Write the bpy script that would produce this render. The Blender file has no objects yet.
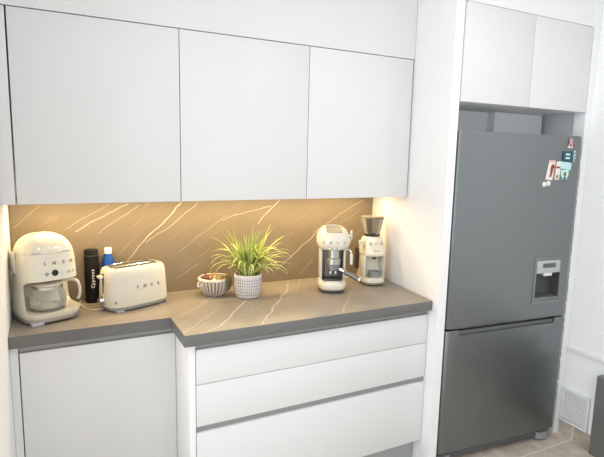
import bpy, bmesh, math, random
from mathutils import Vector, Matrix
PI = math.pi
C = bpy.context.scene.collection
sc = bpy.context.scene

# ------------------------------------------------------------------ materials
def new_mat(name):
    m = bpy.data.materials.new(name); m.use_nodes = True
    nt = m.node_tree
    return m, nt, nt.nodes['Principled BSDF']

def mat(name, col, rough=.5, metal=0., bump=0., bscale=60., var=0., coat=0., stretch=None, spec=.5):
    m, nt, b = new_mat(name)
    b.inputs['Base Color'].default_value = (*col, 1)
    b.inputs['Roughness'].default_value = rough
    b.inputs['Metallic'].default_value = metal
    b.inputs['Coat Weight'].default_value = coat
    b.inputs['Specular IOR Level'].default_value = spec
    tc = nt.nodes.new('ShaderNodeTexCoord')
    mp = nt.nodes.new('ShaderNodeMapping'); nt.links.new(tc.outputs['Object'], mp.inputs[0])
    if stretch: mp.inputs['Scale'].default_value = stretch
    nz = nt.nodes.new('ShaderNodeTexNoise'); nz.inputs['Scale'].default_value = bscale
    nz.inputs['Detail'].default_value = 3
    nt.links.new(mp.outputs[0], nz.inputs['Vector'])
    if var > 0:
        mx = nt.nodes.new('ShaderNodeMix'); mx.data_type = 'RGBA'
        mx.inputs[6].default_value = (*[c*(1-var) for c in col], 1)
        mx.inputs[7].default_value = (*[min(1, c*(1+var)) for c in col], 1)
        nt.links.new(nz.outputs[0], mx.inputs[0]); nt.links.new(mx.outputs[2], b.inputs['Base Color'])
    if bump > 0:
        bp = nt.nodes.new('ShaderNodeBump'); bp.inputs['Strength'].default_value = bump
        bp.inputs['Distance'].default_value = .002
        nt.links.new(nz.outputs[0], bp.inputs['Height']); nt.links.new(bp.outputs[0], b.inputs['Normal'])
    return m

def stone(name, base, vein, segs, plane, tilt, faint=.18, rough=.38, minw=.0022, soft_amp=.016):
    """taupe stone slab; `segs` are the veins of this very slab in its own plane (metres)"""
    m, nt, b = new_mat(name); N = nt.nodes.new; L = nt.links.new
    b.inputs['Roughness'].default_value = rough
    tc = N('ShaderNodeTexCoord'); sp = N('ShaderNodeSeparateXYZ'); L(tc.outputs['Object'], sp.inputs[0])
    cb = N('ShaderNodeCombineXYZ'); L(sp.outputs[0], cb.inputs[0]); L(sp.outputs[plane], cb.inputs[1])
    nz = N('ShaderNodeTexNoise'); nz.inputs['Scale'].default_value = 9; nz.inputs['Detail'].default_value = 3
    L(cb.outputs[0], nz.inputs['Vector'])
    sub = N('ShaderNodeVectorMath'); sub.operation = 'SUBTRACT'; L(nz.outputs['Color'], sub.inputs[0]); sub.inputs[1].default_value = (.5, .5, .5)
    scl = N('ShaderNodeVectorMath'); scl.operation = 'MULTIPLY'; L(sub.outputs[0], scl.inputs[0]); scl.inputs[1].default_value = (soft_amp*2, soft_amp*2, 0)
    wp = N('ShaderNodeVectorMath'); wp.operation = 'ADD'; L(cb.outputs[0], wp.inputs[0]); L(scl.outputs[0], wp.inputs[1])
    acc = None
    for (x0, y0, x1, y1, w) in segs:
        if w <= 0: continue
        A = Vector((x0, y0, 0)); BA = Vector((x1-x0, y1-y0, 0))
        pa = N('ShaderNodeVectorMath'); pa.operation = 'SUBTRACT'; L(wp.outputs[0], pa.inputs[0]); pa.inputs[1].default_value = A
        dt = N('ShaderNodeVectorMath'); dt.operation = 'DOT_PRODUCT'; L(pa.outputs[0], dt.inputs[0]); dt.inputs[1].default_value = BA/BA.length_squared
        cl = N('ShaderNodeMath'); cl.operation = 'ADD'; cl.use_clamp = True; L(dt.outputs['Value'], cl.inputs[0]); cl.inputs[1].default_value = 0
        pr = N('ShaderNodeVectorMath'); pr.operation = 'SCALE'; pr.inputs[0].default_value = BA; L(cl.outputs[0], pr.inputs['Scale'])
        ds = N('ShaderNodeVectorMath'); ds.operation = 'DISTANCE'; L(pa.outputs[0], ds.inputs[0]); L(pr.outputs[0], ds.inputs[1])
        mr = N('ShaderNodeMapRange'); mr.inputs['From Min'].default_value = minw*.4; mr.inputs['From Max'].default_value = minw*(.55+.6*w)
        mr.inputs['To Min'].default_value = min(1., .25+.33*w); mr.inputs['To Max'].default_value = 0
        L(ds.outputs['Value'], mr.inputs['Value'])
        if acc is None: acc = mr.outputs[0]
        else:
            mx = N('ShaderNodeMath'); mx.operation = 'MAXIMUM'; L(acc, mx.inputs[0]); L(mr.outputs[0], mx.inputs[1]); acc = mx.outputs[0]
    # faint hairlines along the grain
    mp = N('ShaderNodeMapping'); mp.inputs['Rotation'].default_value = (0, 0, -tilt); mp.inputs['Scale'].default_value = (1, 1, 1)
    L(wp.outputs[0], mp.inputs[0])
    mp2 = N('ShaderNodeMapping'); mp2.inputs['Scale'].default_value = (.7, 11, 1); L(mp.outputs[0], mp2.inputs[0])
    n2 = N('ShaderNodeTexNoise'); n2.inputs['Scale'].default_value = 1.0; n2.inputs['Detail'].default_value = 2; L(mp2.outputs[0], n2.inputs['Vector'])
    s2 = N('ShaderNodeMath'); s2.operation = 'SUBTRACT'; L(n2.outputs[0], s2.inputs[0]); s2.inputs[1].default_value = .5
    a2 = N('ShaderNodeMath'); a2.operation = 'ABSOLUTE'; L(s2.outputs[0], a2.inputs[0])
    m2 = N('ShaderNodeMapRange'); m2.inputs['From Min'].default_value = 0; m2.inputs['From Max'].default_value = .010
    m2.inputs['To Min'].default_value = faint; m2.inputs['To Max'].default_value = 0; L(a2.outputs[0], m2.inputs['Value'])
    n3 = N('ShaderNodeTexNoise'); n3.inputs['Scale'].default_value = 4; L(cb.outputs[0], n3.inputs['Vector'])
    m3 = N('ShaderNodeMapRange'); m3.inputs['From Min'].default_value = .45; m3.inputs['From Max'].default_value = .62; L(n3.outputs[0], m3.inputs['Value'])
    mu = N('ShaderNodeMath'); mu.operation = 'MULTIPLY'; L(m2.outputs[0], mu.inputs[0]); L(m3.outputs[0], mu.inputs[1])
    if acc is not None:
        mx = N('ShaderNodeMath'); mx.operation = 'MAXIMUM'; L(acc, mx.inputs[0]); L(mu.outputs[0], mx.inputs[1]); acc = mx.outputs[0]
    else: acc = mu.outputs[0]
    # mottled ground
    n4 = N('ShaderNodeTexNoise'); n4.inputs['Scale'].default_value = 7; n4.inputs['Detail'].default_value = 6; L(cb.outputs[0], n4.inputs['Vector'])
    g = N('ShaderNodeMix'); g.data_type = 'RGBA'; L(n4.outputs[0], g.inputs[0])
    g.inputs[6].default_value = (*[c*.84 for c in base], 1); g.inputs[7].default_value = (*[c*1.16 for c in base], 1)
    f = N('ShaderNodeMix'); f.data_type = 'RGBA'; L(acc, f.inputs[0]); L(g.outputs[2], f.inputs[6]); f.inputs[7].default_value = (*vein, 1)
    L(f.outputs[2], b.inputs['Base Color'])
    return m

def glass(name, tint, alpha, rough=.04):
    m, nt, b = new_mat(name)
    out = nt.nodes['Material Output']
    b.inputs['Base Color'].default_value = (*tint, 1); b.inputs['Roughness'].default_value = rough
    tr = nt.nodes.new('ShaderNodeBsdfTransparent'); tr.inputs[0].default_value = (*[.6+.4*t for t in tint], 1)
    fr = nt.nodes.new('ShaderNodeFresnel'); fr.inputs[0].default_value = 1.45
    ad = nt.nodes.new('ShaderNodeMath'); ad.operation = 'ADD'; ad.use_clamp = True; ad.inputs[1].default_value = alpha
    nt.links.new(fr.outputs[0], ad.inputs[0])
    mx = nt.nodes.new('ShaderNodeMixShader'); nt.links.new(ad.outputs[0], mx.inputs[0])
    nt.links.new(tr.outputs[0], mx.inputs[1]); nt.links.new(b.outputs[0], mx.inputs[2]); nt.links.new(mx.outputs[0], out.inputs[0])
    return m

def tile_mat(name, base, grout, size, ox, oy, axes=(0, 1)):
    m, nt, b = new_mat(name); N = nt.nodes.new; L = nt.links.new
    b.inputs['Roughness'].default_value = .35
    tc = N('ShaderNodeTexCoord'); sp = N('ShaderNodeSeparateXYZ'); L(tc.outputs['Object'], sp.inputs[0])
    acc = None
    for ax, o in zip(axes, (ox, oy)):
        if o is None: continue
        a = N('ShaderNodeMath'); a.operation = 'SUBTRACT'; L(sp.outputs[ax], a.inputs[0]); a.inputs[1].default_value = o
        p = N('ShaderNodeMath'); p.operation = 'PINGPONG'; L(a.outputs[0], p.inputs[0]); p.inputs[1].default_value = size/2
        r = N('ShaderNodeMapRange'); r.inputs['From Min'].default_value = .002; r.inputs['From Max'].default_value = .005
        r.inputs['To Min'].default_value = 1; r.inputs['To Max'].default_value = 0; L(p.outputs[0], r.inputs['Value'])
        if acc is None: acc = r.outputs[0]
        else:
            x = N('ShaderNodeMath'); x.operation = 'MAXIMUM'; L(acc, x.inputs[0]); L(r.outputs[0], x.inputs[1]); acc = x.outputs[0]
    n = N('ShaderNodeTexNoise'); n.inputs['Scale'].default_value = 11; n.inputs['Detail'].default_value = 7; n.inputs['Roughness'].default_value = .65
    L(tc.outputs['Object'], n.inputs['Vector'])
    cr = N('ShaderNodeValToRGB'); cr.color_ramp.elements[0].position = .32; cr.color_ramp.elements[1].position = .68
    cr.color_ramp.elements[0].color = (*[c*.72 for c in base], 1); cr.color_ramp.elements[1].color = (*[min(1, c*1.2) for c in base], 1)
    L(n.outputs[0], cr.inputs[0])
    f = N('ShaderNodeMix'); f.data_type = 'RGBA'; L(acc, f.inputs[0]); L(cr.outputs[0], f.inputs[6]); f.inputs[7].default_value = (*grout, 1)
    L(f.outputs[2], b.inputs['Base Color'])
    return m

BS = [(0.747, 1.348, 0.551, 1.157, 2), (0.551, 1.157, 0.479, 1.074, 1.3), (0.746, 1.28, 0.57, 1.156, 1), (0.489, 1.349, 0.262, 1.228, 1.3), (0.541, 1.343, 0.359, 1.216, 0.7), (0.407, 1.351, 0.221, 1.237, 0.5), (0.122, 1.353, 0.013, 1.255, 0.5), (0.825, 1.032, 0.707, 0.964, 0.5), (1.274, 1.353, 1.153, 1.231, 1.6), (1.228, 1.318, 1.012, 1.279, 1.0), (1.012, 1.279, 0.958, 1.255, 0.8), (1.56, 1.203, 1.341, 1.026, 1.7), (1.341, 1.026, 1.263, 0.966, 1.1), (1.813, 1.342, 1.573, 1.214, .9), (0.975, 1.28, 0.734, 1.106, 0.4), (0.838, 1.361, 0.736, 1.273, 0.8), (1.795, 1.283, 1.634, 1.182, 0.4), (1.494, 1.009, 1.412, 0.933, 0.8)]
CT = [(1.243, -0.158, 0.96, -0.543, 2), (0.96, -0.543, 0.883, -0.657, 1.3), (0.994, -0.233, 0.758, -0.553, 2), (0.758, -0.553, 0.643, -0.616, 1.5), (0.807, -0.193, 0.636, -0.378, 1), (1.551, -0.282, 1.321, -0.59, 1), (1.42, 0.048, 1.365, -0.052, 0.8), (1.318, -0.009, 1.243, -0.158, 1.4), (1.365, -0.052, 1.283, -0.195, .8), (1.283, -0.195, 1.157, -0.319, 0.5), (0.594, -0.595, 0.818, -0.332, 1.0), (1.598, -0.236, 1.447, -0.438, 0.7), (0.234, -0.223, 0.335, -0.178, 0.5), (0.839, -0.133, 0.781, -0.251, 0.5), (1.799, -0.545, 1.651, -0.576, 0.4)]

STONE_BASE = (.308, .266, .218)
M = dict(
    door=mat('white_matt_lacquer', (.745, .75, .75), .42, bump=.02, bscale=300),
    white=mat('white_panel', (.87, .87, .87), .5, bump=.02, bscale=300),
    wall=mat('white_plaster', (.88, .89, .90), .75, bump=.25, bscale=45, var=.02),
    ceil=mat('white_ceiling', (.85, .85, .85), .8),
    carcass=mat('grey_carcass', (.33, .33, .33), .6),
    niche=mat('pale_grey_board', (.88, .90, .91), .55),
    rail=mat('brushed_aluminium_rail', (.36, .365, .37), .42, metal=.55, bump=.05, bscale=40, stretch=(1, 20, 20)),
    plinth=mat('grey_plinth', (.42, .44, .45), .4, metal=.3),
    splash=stone('taupe_stone_backsplash', (.222, .176, .118), (.66, .57, .44), BS, 2, math.radians(40)),
    top=stone('taupe_stone_worktop', STONE_BASE, (.72, .64, .54), CT, 1, math.radians(52)),
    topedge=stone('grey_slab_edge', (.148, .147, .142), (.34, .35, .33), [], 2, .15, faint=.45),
    darkstone=stone('dark_grey_stone', (.16, .16, .155), (.45, .45, .44), [], 2, .35, faint=.35),
    steel=mat('brushed_stainless_steel', (.225, .242, .248), .36, metal=.92, bump=.06, bscale=30, stretch=(.6, 1, 40), var=.03),
    steelside=mat('grey_painted_steel', (.16, .165, .17), .45, metal=.3),
    chrome=mat('polished_chrome', (.75, .74, .72), .14, metal=1),
    metal=mat('satin_metal', (.50, .49, .47), .32, metal=.9),
    darkmetal=mat('gunmetal_grip', (.19, .185, .18), .35, metal=.6),
    black=mat('black_plastic', (.012, .012, .013), .4),
    blacksat=mat('matt_black_paint', (.006, .006, .007), .5, spec=.25),
    dgrey=mat('dark_grey_plastic', (.10, .105, .11), .45),
    mgrey=mat('mid_grey_plastic', (.27, .28, .29), .4),
    frame=mat('grey_dispenser_frame', (.20, .21, .215), .4, metal=.3),
    cavity=mat('dark_dispenser_recess', (.055, .058, .063), .5),
    lgrey=mat('silver_plastic', (.48, .50, .51), .35, metal=.3),
    cream=mat('cream_enamel', (.74, .70, .585), .2, coat=.4),
    creamdark=mat('cream_plastic', (.68, .64, .53), .4),
    letter=mat('grey_metal_letters', (.36, .35, .33), .35, metal=.5),
    glass=glass('clear_glass', (.93, .93, .90), .10),
    smoke=glass('smoky_plastic', (.36, .33, .29), .10, .10),
    blue=mat('blue_bottle_paint', (.012, .085, .42), .3, metal=.25),
    whiteplastic=mat('white_plastic', (.82, .82, .80), .4),
    whiteink=mat('pale_print', (.62, .62, .62), .5),
    floor=tile_mat('beige_stone_floor_tiles', (.60, .52, .44), (.78, .74, .68), .60, 2.805, -.757),
    skirt=tile_mat('beige_stone_skirting', (.50, .43, .36), (.74, .70, .65), .60, -.757, None, (1, 2)),
    leaf=mat('leaf_green', (.42, .53, .10), .45, var=.25, bscale=14),
    leafpale=mat('leaf_cream_stripe', (.74, .74, .34), .45, var=.12, bscale=14),
    soil=mat('potting_soil', (.045, .03, .02), .9, bump=1, bscale=150, var=.5),
    ceramic=mat('white_ceramic', (.74, .70, .68), .5, bump=.1, bscale=120),
    groove=mat('grey_glaze_groove', (.30, .27, .27), .6),
    wicker=mat('white_painted_wicker', (.66, .59, .53), .6, bump=.4, bscale=70, var=.25),
    liner=mat('brown_wicker', (.30, .20, .14), .7, bump=.5, bscale=150, var=.3),
    onion=mat('onion_skin', (.26, .12, .04), .35, var=.3, bscale=25, stretch=(3, 3, .5)),
    onionred=mat('dark_red_skin', (.10, .025, .02), .35, var=.3, bscale=30),
    lime=mat('yellow_green_skin', (.27, .25, .05), .4, var=.25, bscale=40),
    garlic=mat('white_paper_skin', (.80, .77, .68), .6, var=.06),
    leafdry=mat('green_leaf_with_brown', (.13, .12, .035), .5, var=.6, bscale=35),
    russet=mat('russet_brown_leaf', (.27, .10, .035), .5, var=.4, bscale=40),
    cord=mat('beige_cable', (.66, .55, .43), .45),
    brown=mat('dark_brown', (.045, .028, .018), .5),
    teal=mat('dark_teal_print', (.012, .075, .095), .4),
    palecyan=mat('pale_cyan_print', (.50, .74, .76), .4),
    mint=mat('pale_mint_print', (.52, .76, .70), .4),
    card=mat('ivory_card', (.82, .76, .70), .5),
    pink=mat('pink_print', (.78, .45, .45), .45),
    redink=mat('dark_red_print', (.32, .03, .035), .5),
    vent=mat('white_vent', (.78, .79, .80), .45),
    ventdark=mat('grey_vent_gap', (.22, .23, .24), .7),
)

# ------------------------------------------------------------------ geometry helpers
def obj(name, bm, m, parent=None, smooth=35, loc=None):
    me = bpy.data.meshes.new(name)
    bmesh.ops.remove_doubles(bm, verts=bm.verts, dist=1e-6)
    bmesh.ops.recalc_face_normals(bm, faces=bm.faces)
    bm.to_mesh(me); bm.free()
    for mm in (m if isinstance(m, (list, tuple)) else [m]): me.materials.append(M[mm])
    if smooth:
        me.polygons.foreach_set('use_smooth', [True]*len(me.polygons))
        me.set_sharp_from_angle(angle=math.radians(smooth))
    o = bpy.data.objects.new(name, me); C.objects.link(o)
    if parent: o.parent = parent
    if loc: o.location = loc
    return o

def tag(o, label=None, cat=None, group=None, kind=None):
    for k, v in (('label', label), ('category', cat), ('group', group), ('kind', kind)):
        if v: o[k] = v
    return o

def thing(name, label, cat, loc=(0, 0, 0), rot=0, group=None):
    o = bpy.data.objects.new(name, None); C.objects.link(o)
    o.empty_display_size = .05
    o.location = loc; o.rotation_euler = (0, 0, rot)
    return tag(o, label, cat, group)

def struct(name, bm, m, **k): return tag(obj(name, bm, m, **k), kind='structure')
NB = bmesh.new

def box(bm, x0, x1, y0, y1, z0, z1, bev=0, seg=2, mi=0):
    r = bmesh.ops.create_cube(bm, size=1)
    for v in r['verts']:
        v.co = Vector((x0+(v.co.x+.5)*(x1-x0), y0+(v.co.y+.5)*(y1-y0), z0+(v.co.z+.5)*(z1-z0)))
    fs = list({f for v in r['verts'] for f in v.link_faces})
    for f in fs: f.material_index = mi
    if bev:
        es = list({e for v in r['verts'] for e in v.link_edges})
        bmesh.ops.bevel(bm, geom=es, offset=bev, segments=seg, affect='EDGES', profile=.5)
    return bm

def prism(bm, poly, z0, z1, bev=0, seg=2, vertical_bev=True):
    lo = [bm.verts.new((x, y, z0)) for x, y in poly]; hi = [bm.verts.new((x, y, z1)) for x, y in poly]
    fs = [bm.faces.new(lo[::-1]), bm.faces.new(hi)]
    n = len(poly)
    for i in range(n): fs.append(bm.faces.new((lo[i], lo[(i+1) % n], hi[(i+1) % n], hi[i])))
    if bev:
        es = {e for f in fs[:2] for e in f.edges} if not vertical_bev else {e for f in fs for e in f.edges}
        bmesh.ops.bevel(bm, geom=list(es), offset=bev, segments=seg, affect='EDGES', profile=.5)
    return bm

def sup(hx, hy, n, seg=56, ox=0, oy=0):
    out = []
    for i in range(seg):
        a = 2*PI*i/seg; c, s = math.cos(a), math.sin(a)
        out.append((ox+hx*math.copysign(abs(c)**(2/n), c), oy+hy*math.copysign(abs(s)**(2/n), s)))
    return out

def loft(bm, rings, seg=56, cap0=True, cap1=True, mi=0):
    """rings: (z, hx, hy[, n, ox, oy])"""
    prev = None; first = None
    for r in rings:
        z, hx, hy = r[:3]; n = r[3] if len(r) > 3 else 2; ox = r[4] if len(r) > 4 else 0; oy = r[5] if len(r) > 5 else 0
        vs = [bm.verts.new((x, y, z)) for x, y in sup(hx, hy, n, seg, ox, oy)]
        if prev:
            for i in range(seg):
                f = bm.faces.new((prev[i], prev[(i+1) % seg], vs[(i+1) % seg], vs[i])); f.material_index = mi
        else: first = vs
        prev = vs
    if cap0: bm.faces.new(first[::-1]).material_index = mi
    if cap1: bm.faces.new(prev).material_index = mi
    return bm

def lathe(bm, prof, seg=36, cx=0, cy=0, cap0=True, cap1=True):
    return loft(bm, [(z, max(r, 1e-4), max(r, 1e-4), 2, cx, cy) for r, z in prof], seg, cap0, cap1)

def tube(bm, pts, rad, seg=10, cap=True):
    pts = [Vector(p) for p in pts]; n = len(pts)
    rads = rad if isinstance(rad, (list, tuple)) else [rad]*n
    prev = None; up = Vector((.123, .31, .94)).normalized()
    for i, p in enumerate(pts):
        t = (pts[min(i+1, n-1)]-pts[max(i-1, 0)]).normalized()
        a = t.cross(up)
        if a.length < .05: a = t.cross(Vector((1, 0, 0)))
        a.normalize(); b = t.cross(a).normalized()
        vs = [bm.verts.new(p+rads[i]*(math.cos(2*PI*k/seg)*a+math.sin(2*PI*k/seg)*b)) for k in range(seg)]
        if prev:
            for k in range(seg): bm.faces.new((prev[k], prev[(k+1) % seg], vs[(k+1) % seg], vs[k]))
        elif cap: bm.faces.new(vs[::-1])
        prev = vs
    if cap: bm.faces.new(prev)
    return bm

def spline(pts, k=8):
    P = [Vector(p) for p in pts]; out = []
    for i in range(len(P)-1):
        p0, p1, p2, p3 = P[max(i-1, 0)], P[i], P[i+1], P[min(i+2, len(P)-1)]
        for j in range(k):
            t = j/k
            out.append(.5*((2*p1)+(-p0+p2)*t+(2*p0-5*p1+4*p2-p3)*t*t+(-p0+3*p1-3*p2+p3)*t**3))
    return out+[P[-1]]

def disc_front(bm, x, y, z, r, t, nx=0, ny=-1, seg=20):
    """short cylinder whose face looks along (nx, ny)"""
    l = math.hypot(nx, ny); nx, ny = nx/l, ny/l
    d = Vector((nx, ny, 0))
    return tube(bm, [Vector((x, y, z))-d*t, Vector((x, y, z))+d*t], r, seg)

def cut(o, bm):
    me = bpy.data.meshes.new('cut'); bmesh.ops.recalc_face_normals(bm, faces=bm.faces); bm.to_mesh(me); bm.free()
    c = bpy.data.objects.new('cut', me); C.objects.link(c)
    mw = o.parent.matrix_basis.copy() if o.parent else Matrix.Identity(4)
    par = o.parent; o.parent = None
    md = o.modifiers.new('b', 'BOOLEAN'); md.operation = 'DIFFERENCE'; md.object = c; md.solver = 'EXACT'
    dg = bpy.context.evaluated_depsgraph_get()
    nm = bpy.data.meshes.new_from_object(o.evaluated_get(dg))
    o.modifiers.clear(); old = o.data; nm.name = o.name; o.data = nm; bpy.data.meshes.remove(old)
    bpy.data.objects.remove(c); bpy.data.meshes.remove(me)
    nm.polygons.foreach_set('use_smooth', [True]*len(nm.polygons)); nm.set_sharp_from_angle(angle=math.radians(35))
    o.parent = par
    return o

def text_bm(s, size, depth, mtx, bold=.0, spacing=1.):
    cu = bpy.data.curves.new('t', 'FONT'); cu.body = s; cu.size = size; cu.extrude = depth; cu.offset = bold
    cu.align_x = 'CENTER'; cu.align_y = 'CENTER'; cu.space_character = spacing; cu.resolution_u = 3
    o = bpy.data.objects.new('t', cu); C.objects.link(o)
    dg = bpy.context.evaluated_depsgraph_get()
    me = bpy.data.meshes.new_from_object(o.evaluated_get(dg))
    bm = NB(); bm.from_mesh(me); bm.transform(mtx)
    bpy.data.objects.remove(o); bpy.data.curves.remove(cu); bpy.data.meshes.remove(me)
    return bm

def facing(x, y, z, nx, ny):
    """matrix: text plane (XY, normal +Z) upright at a point, looking along (nx, ny)"""
    l = math.hypot(nx, ny); nx, ny = nx/l, ny/l
    ax = Vector((-ny, nx, 0)); up = Vector((0, 0, 1)); nn = Vector((nx, ny, 0))
    m = Matrix((ax, up, nn)).transposed().to_4x4(); m.translation = (x, y, z)
    return m

# ------------------------------------------------------------------ measured layout (metres)
ZC = .9; YB = .033
DU = -.339; ZUB, ZUT = 1.3915, 2.087
XP = lambda y: 1.8216+(y+.652)*(.0714/.697)       # inner face of the tall side panel
CEIL = 2.62
XW = 2.8156

# ------------------------------------------------------------------ room
b = NB(); box(b, -1.2, 4.6, -5.2, .15, -.05, 0); struct('floor', b, 'floor', smooth=0)
b = NB(); box(b, -1.2, 4.6, -5.2, .15, CEIL, CEIL+.05); struct('ceiling', b, 'ceil', smooth=0)
b = NB(); box(b, -.1, XW+.1, .05, .15, 0, CEIL); struct('wall_back', b, 'wall', smooth=0)
b = NB(); box(b, -.1, 0, -.90, .05, 0, CEIL); struct('wall_left', b, 'wall', smooth=0)
# right wall: rough plaster above a dado, flat panel below
b = NB(); box(b, XW, XW+.1, -4.2, .05, 0, CEIL); struct('wall_right', b, 'wall', smooth=0)
b = NB(); box(b, XW-.012, XW, -4.2, -.668, .512, .535, .003); struct('trim_1', b, 'white')
b = NB(); box(b, XW-.010, XW, -4.2, -.668, 0, .078, .002); struct('baseboard_right', b, 'skirt')
# fascia over the uppers, filler strip at the left wall, fascia over the fridge unit, filler column by the right wall
b = NB(); prism(b, [(.001, DU), (XP(DU)-.002, DU), (XP(DU+.03)-.002, DU+.03), (.001, DU+.03)], ZUT+.004, CEIL); struct('trim_2', b, 'door', smooth=0)
b = NB(); box(b, .001, .050, DU, DU+.02, ZUB, ZUT, .001); struct('trim_3', b, 'door')
b = NB(); box(b, .001, .0285, -.35, -.32, .10, .8500); struct('trim_4', b, 'door')
b = NB(); box(b, 1.8740, XW-.002, -.660, -.635, 2.3, CEIL); struct('trim_5', b, 'white', smooth=0)
# filler column with its chipped edge
rnd = random.Random(4); b = NB()
zs = [0, .05]; z = .05
while z < 1.70:
    z += rnd.uniform(.006, .016); zs.append(z)
zs += [1.85, CEIL]
L0 = []
for z in zs:
    j = 0 if (z < .1 or z > 1.62) else (rnd.uniform(-.006, .003) if rnd.random() < .5 else 0)
    L0.append((2.7655+j, z))
fr = [b.verts.new((x, -.666, z)) for x, z in L0]; bk = [b.verts.new((x, -.60, z)) for x, z in L0]
fr2 = [b.verts.new((XW-.001, -.666, z)) for x, z in L0]; bk2 = [b.verts.new((XW-.001, -.60, z)) for x, z in L0]
for i in range(len(L0)-1):
    b.faces.new((fr[i], fr2[i], fr2[i+1], fr[i+1])); b.faces.new((bk[i], bk[i+1], bk2[i+1], bk2[i]))
    b.faces.new((fr[i], fr[i+1], bk[i+1], bk[i])); b.faces.new((fr2[i], bk2[i], bk2[i+1], fr2[i+1]))
b.faces.new((fr[0], bk[0], bk2[0], fr2[0])); b.faces.new((fr[-1], fr2[-1], bk2[-1], bk[-1]))
struct('trim_6', b, 'wall', smooth=0)
# boxed-in back of the fridge niche, stepped
b = NB(); box(b, 1.945, 2.376, -.352, -.335, 1.742, 1.857); box(b, 2.376, 2.7615, -.401, -.335, 1.742, 1.857); struct('trim_7', b, 'niche', smooth=0)

# air vent low on the right wall
vt = thing('wall_vent', 'white square air vent low on the right wall beside the fridge', 'vent', (XW, -.75, .182))
b = NB(); Y0, Y1, Z0, Z1 = -.088, .083, -.100, .104; fw_ = .016
for (y0, y1, z0, z1) in ((Y0, Y1, Z0, Z0+fw_), (Y0, Y1, Z1-fw_, Z1), (Y0, Y0+fw_, Z0+fw_, Z1-fw_), (Y1-fw_, Y1, Z0+fw_, Z1-fw_)):
    box(b, -.016, -.0005, y0, y1, z0, z1, .002)
obj('frame', b, 'vent', vt)
b = NB(); box(b, -.004, -.0008, Y0+fw_, Y1-fw_, Z0+fw_, Z1-fw_); obj('backing', b, 'ventdark', vt)
b = NB()
for i in range(13):
    z = Z0+fw_+.007+i*.0134; box(b, -.012, -.006, Y0+fw_, Y1-fw_, z-.0042, z+.0042)
for i in range(10):
    y = Y0+fw_+.0075+i*.0138; box(b, -.0125, -.0055, y-.002, y+.002, Z0+fw_, Z1-fw_)
disc_front(b, -.013, 0, 0, .008, .002, -1, 0)
obj('grille', b, 'vent', vt)

# ------------------------------------------------------------------ tall panel and units
b = NB(); prism(b, [(XP(.045), .045), (XP(-.652), -.652), (1.8718, -.652), (1.8718+.068, .045)], 0.001, CEIL-.002)
tag(obj('side_panel', b, 'white', smooth=0), 'tall white panel standing between the worktop and the fridge', 'panel')

def upper(x0, x1, label, last=False):
    t = thing('wall_cabinet', label, 'cabinet', ((x0+x1)/2, -.15, ZUB), group='white wall cabinets over the worktop')
    ox, oy, oz = (x0+x1)/2, -.15, ZUB
    b = NB(); xr0, xr1 = (XP(DU+.02)-.003, XP(.045)-.003) if last else (x1-.0006, x1-.0006)
    prism(b, [(x0+.0006-ox, .045-oy), (x0+.0006-ox, DU+.0205-oy), (xr0-ox, DU+.0205-oy), (xr1-ox, .045-oy)], .003, ZUT-ZUB)
    obj('body', b, 'carcass' if False else 'white', t, smooth=0)
    b = NB(); box(b, x0+.0016-ox, x1-.0016-ox, DU-oy, DU+.019-oy, 0, ZUT-ZUB, .0012)
    obj('door', b, 'door', t)
    b = NB()   # grey strips that paint the shade in the gaps beside and above the door
    box(b, x0-.003-ox+.0036, x0+.0012-ox, DU+.008-oy, DU+.020-oy, .001, ZUT-ZUB)
    box(b, x0+.001-ox, x1-.001-ox, DU+.008-oy, DU+.020-oy, ZUT-ZUB, ZUT-ZUB+.0035)
    obj('gap_shade', b, 'carcass', t, smooth=0)
upper(.0541, .657, 'widest flat white wall cabinet, above the drip coffee machine and toaster')
upper(.657, 1.251, 'flat white wall cabinet in the middle, above the potted spider plant')
upper(1.251, 1.8465, 'flat white wall cabinet next to the tall panel, above the espresso machine', True)

def over_fridge():
    x0, x1 = 1.8735, 2.7615
    t = thing('overhead_cabinet', 'white two-door cabinet built in above the steel fridge', 'cabinet', ((x0+x1)/2, -.5, 1.8582)); ox, oy, oz = (x0+x1)/2, -.5, 1.8582
    b = NB(); prism(b, [(x0+.006-ox, -.645-oy), (x1-ox, -.645-oy), (x1-ox, -.337-oy), (x0+.036-ox, -.337-oy)], .001, .437); obj('body', b, 'niche', t, smooth=0)
    for a, c in ((x0+.002, 2.3185-.0015), (2.3185+.0015, x1)):
        b = NB(); box(b, a-ox, c-ox, -.6657-oy, -.6465-oy, 0, .4378, .0012); obj('door', b, 'door', t)
    b = NB(); box(b, 2.316-ox, 2.321-ox, -.652-oy, -.6452-oy, .001, .437); box(b, x0-ox, x1-ox, -.655-oy, -.645-oy, .4378, .4412)
    obj('gap_shade', b, 'carcass', t, smooth=0)  # grey strips standing in for shade in the door gaps
over_fridge()

# base cabinet on the left
t = thing('base_cabinet', 'white base cabinet with one plain door under the shallow end of the worktop', 'cabinet', (.3, -.15, 0))
ox, oy = .3, -.15
b = NB(); box(b, .030-ox, .622-ox, -.3295-oy, .045-oy, .10, .8515); obj('body', b, 'carcass', t, smooth=0)
b = NB(); box(b, .0325-ox, .6215-ox, -.35-oy, -.330-oy, .13, .8236, .0012); obj('door', b, 'door', t)
b = NB(); box(b, .030-ox, .622-ox, -.337-oy, -.3292-oy, .8250, .8518); obj('grip_rail', b, 'rail', t)
b = NB(); box(b, .005-ox, .622-ox, -.300-oy, -.285-oy, .0, .1); obj('plinth', b, 'plinth', t, smooth=0)
# end panel where the worktop steps forward
b = NB(); box(b, .6235, .6485, -.5827, .045, .0005, .8520, .001); tag(obj('end_panel', b, 'white'), 'narrow white end panel under the step in the worktop', 'panel')

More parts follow.
